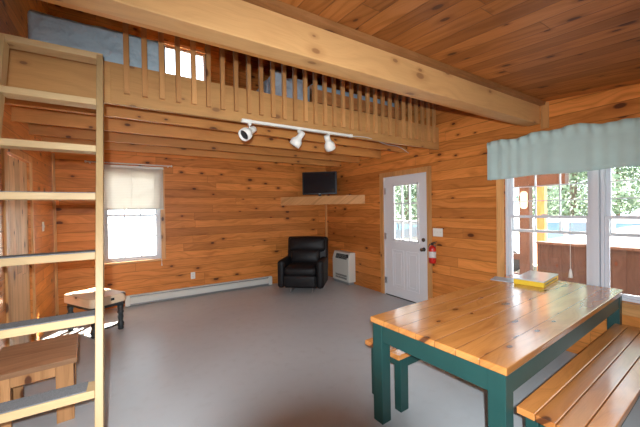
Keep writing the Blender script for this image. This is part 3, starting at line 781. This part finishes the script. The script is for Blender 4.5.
def car(name, label, loc, rz, m, L=4.7, Hh=1.72, van=False):
    t = thing(name, label, 'car', loc, rz); W = .9
    if van: prof = [(-L/2, .35), (-L/2, Hh*.95), (-L/2+.12, Hh), (L/2-1.3, Hh), (L/2-.65, Hh*.62), (L/2-.05, Hh*.5), (L/2, .35)]
    else: prof = [(-L/2, .35), (-L/2-.02, .95), (-L/2+.12, 1.05), (-L/2+.42, Hh-.08), (-L/2+.65, Hh), (.35, Hh), (.65, Hh-.06), (1.15, 1.12), (L/2-.2, .98), (L/2, .80), (L/2, .35)]
    b = B(); prism(b, prof, -W, W, 'Y'); 
    for v in b.verts:
        if v.co.z > 1.1: v.co.y *= .84
    obj('car_body', b, m, t, bevel=.05, smooth=False)
    gw = ((-1.78, -.95), (-.85, .0), (.1, .78)) if not van else ((.3, 1.0),)
    for s in (-1, 1):
        for a, c in gw:
            b = B(); z0, z1 = (1.08, Hh - .14) if not van else (Hh*.6, Hh*.9)
            q = .10 if c > .5 else 0
            y = lambda z: s * (W * .84 + .008 + (0 if van else .0))
            vs = [(a, s*(W*.87+.012) , z0 + .02), (c, s*(W*.87+.012), z0 + .02), (c - q*2.2, s*(W*.845+.012), z1), (a + .04, s*(W*.845+.012), z1)]
            vi = [(x_, y_ - s*.03, z_) for x_, y_, z_ in vs]
            A = [b.verts.new(p) for p in vs]; C_ = [b.verts.new(p) for p in vi]
            b.faces.new(A); b.faces.new(C_[::-1])
            for i in range(4): b.faces.new((A[i], A[(i+1) % 4], C_[(i+1) % 4], C_[i]))
            obj('side_window', b, M_CARGL, t)
    for x in (-L*.31, L*.31):
        for s in (-1, 1):
            b = B(); lathe(b, [(.2, -.11), (.34, -.10), (.36, -.05), (.36, .05), (.34, .10), (.2, .11)], seg=24, mat=Matrix.Translation((x, s*(W-.06), .36)) @ Matrix.Rotation(PI/2, 4, 'X'))
            wh = obj('wheel', b, M_TYRE, t)
            b = B(); lathe(b, [(.19, -.105), (.2, 0), (.19, .122)], seg=20, mat=Matrix.Translation((x, s*(W-.06), .36)) @ Matrix.Rotation(PI/2, 4, 'X')); obj('hubcap', b, M_STEEL, wh)
    return t
car('suv', 'white suv parked beyond the porch railing', (11.2, 3.75, GROUND), math.radians(90+12), M_CARW)
car('van', 'white van parked at the right beyond the window', (14.0, 1.6, GROUND), math.radians(90), M_CARW, L=5.0, Hh=1.95, van=True)
car('sedan', 'dark grey car seen through the door window', (11.0, 9.6, GROUND), math.radians(90-10), M_CARG, Hh=1.5)

def tree(x, y, h, r, label, m, seed, n=5200):
    rnd = random.Random(seed); t = thing('tree', label, 'tree', (x, y, GROUND), 0, 'trees beyond the cars')
    b = B(); tube(b, [(0, 0, 0), (.05, 0, h*.4), (0, .05, h*.9)], [.16, .12, .03], 8); obj('trunk', b, M_BARK, t)
    b = B()
    for i in range(n):
        z = rnd.uniform(.12, 1) ; rad = r * (1 - z * .72) * math.sqrt(rnd.random()) * (1 + .25 * math.sin(z * 31))
        a = rnd.uniform(0, 2*PI); c = Vector((rad*math.cos(a), rad*math.sin(a), z*h)); s = rnd.uniform(.06, .17)
        u = Vector((rnd.gauss(0,1), rnd.gauss(0,1), rnd.gauss(0,1))).normalized(); v = u.orthogonal().normalized()
        quad(b, c - u*s, c - v*s*.6, c + u*s, c + v*s*.6)
    obj('foliage', b, m, t)
    return t
order = ['first', 'second', 'third', 'fourth', 'fifth', 'sixth', 'seventh', 'eighth', 'ninth', 'tenth']
i = 0
for row, (rx, rname) in enumerate(((17.5, 'nearest row of trees'), (22.5, 'second row of trees'), (27.5, 'third row of trees'), (32.5, 'farthest row of trees'))):
    ys = [y for y in [40 - 4.9 * k + (2.4 if row % 2 else 0) for k in range(12)] if -.05 < y / rx < .62 or .74 < y / rx < 1.16]
    for k, y in enumerate(ys):
        tree(rx + (.4 if k % 2 else -.4), y, 8.5 + (i * 37 % 5) * .6 + row, 2.05, '%s green tree, %s from the left in the %s' % ('pale' if i % 2 else 'darker', order[k], rname), M_LEAF2 if i % 2 else M_LEAF, i)
        i += 1

# ------------------------------------------------------------------ camera
f_px, yaw, pit, rol = 306.17, .5577753, -.0113105, -.0162565
def tf(x, fw, z):
    c, s = math.cos(rol), math.sin(rol); x, z = c*x - s*z, s*x + c*z
    c, s = math.cos(pit), math.sin(pit); fw, z = c*fw - s*z, s*fw + c*z
    c, s = math.cos(yaw), math.sin(yaw); x, fw = c*x + s*fw, -s*x + c*fw
    return Vector((x, fw, z))
CP = Vector((0, 0, 1.493))
Rv, Fv, Uv = tf(1, 0, 0), tf(0, 1, 0), tf(0, 0, 1)
cd = bpy.data.cameras.new('camera'); co = bpy.data.objects.new('camera', cd); COL.objects.link(co)
cd.sensor_width = 36; cd.lens = f_px / 640 * 36; cd.clip_start = .02; cd.clip_end = 300
M4 = Matrix((( Rv.x, Uv.x, -Fv.x, CP.x), (Rv.y, Uv.y, -Fv.y, CP.y), (Rv.z, Uv.z, -Fv.z, CP.z), (0, 0, 0, 1)))
co.matrix_world = M4; SC.camera = co

# ------------------------------------------------------------------ the photographer's camera (stands behind the view point)
t = thing('camera_on_tripod', 'black camera with pop up flash on a black tripod where the photographer stood', 'camera', (0, 0, 0))
LM = M4.copy()
b = B(); lathe(b, [(.030, .130), (.034, .10), (.033, .05), (.038, .04), (.038, .008), (.036, .004), (.028, .02), (.024, .11)], seg=32, mat=LM); obj('lens', b, M_CAMB, t, smooth=True)
b = B(); box(b, -.07, .07, -.055, .045, .131, .20, 0, LM); box(b, -.03, .03, .045, .075, .135, .19, 0, LM); box(b, -.07, -.045, -.05, .045, .112, .13, 0, LM); obj('camera_body', b, M_CAMB, t, bevel=.005)
b = B(); box(b, -.028, .028, .076, .106, .127, .155, 0, LM); box(b, -.02, .02, .070, .080, .14, .155, 0, LM); obj('flash_housing', b, M_CAMB, t, bevel=.003)
hub = CP - Fv * .165 - Vector((0, 0, .08))
b = B(); tube(b, [hub + Vector((0, 0, .03)), hub - Vector((0, 0, .45))], .016, 12); obj('tripod_column', b, M_CAMB, t, smooth=True)
for k in range(3):
    a = -yaw + PI/2 + PI + k * 2*PI/3; e = Vector((hub.x + .42*math.cos(a), hub.y + .42*math.sin(a), .01))
    b = B(); tube(b, [hub - Vector((0, 0, .06)), e], [.015, .010], 10); obj('tripod_leg', b, M_CAMB, t, smooth=True)

# ------------------------------------------------------------------ light
FE, SUN, SKY, EXP = 520, 55.0, 5.0, 0.0
ld = bpy.data.lights.new('flash', 'SPOT'); ld.shadow_soft_size = .014; ld.spot_size = math.radians(144); ld.spot_blend = 1.0; ld.energy = FE; ld.color = (.88, .95, 1.0)
fo = bpy.data.objects.new('flash', ld); COL.objects.link(fo)
fl = M4.copy() @ Matrix.Rotation(math.radians(-27), 4, 'X'); fl.translation = CP + Uv * .092 - Fv * .111; fo.matrix_world = fl
sd = bpy.data.lights.new('sun', 'SUN'); sd.energy = SUN; sd.angle = .01; sd.color = (1, .95, .87)
so = bpy.data.objects.new('sun', sd); COL.objects.link(so)
so.rotation_euler = Vector((-.48, -.77, -.77)).to_track_quat('-Z', 'Y').to_euler()
wd = bpy.data.worlds.new('World'); SC.world = wd; wd.use_nodes = True
bg = wd.node_tree.nodes['Background']; bg.inputs[0].default_value = (.80, .91, 1.0, 1); bg.inputs[1].default_value = SKY
def portal(loc, rot, sx, sy):
    l = bpy.data.lights.new('daylight_portal', 'AREA'); l.shape = 'RECTANGLE'; l.size = sx; l.size_y = sy; l.energy = 1; l.cycles.is_portal = True
    o = bpy.data.objects.new('daylight_portal', l); COL.objects.link(o); o.location = loc; o.rotation_euler = rot
portal((.05, YB + T + .01, 1.44), (-PI/2, 0, 0), .8, 1.45)
portal((.87, YB + T + .01, 4.08), (-PI/2, 0, 0), .74, .56)
portal((XR + T + .01, 1.08, 1.34), (0, PI/2, 0), 1.45, 1.72)
portal((XR + T + .01, 3.5, 1.43), (0, PI/2, 0), .95, .54)
portal((1.4, YF - T - .01, 1.45), (PI/2, 0, 0), 2.0, 1.1)
SC.view_settings.view_transform = 'Standard'; SC.view_settings.look = 'None'
SC.view_settings.exposure = EXP; SC.view_settings.gamma = 1; SC.view_settings.use_curve_mapping = False
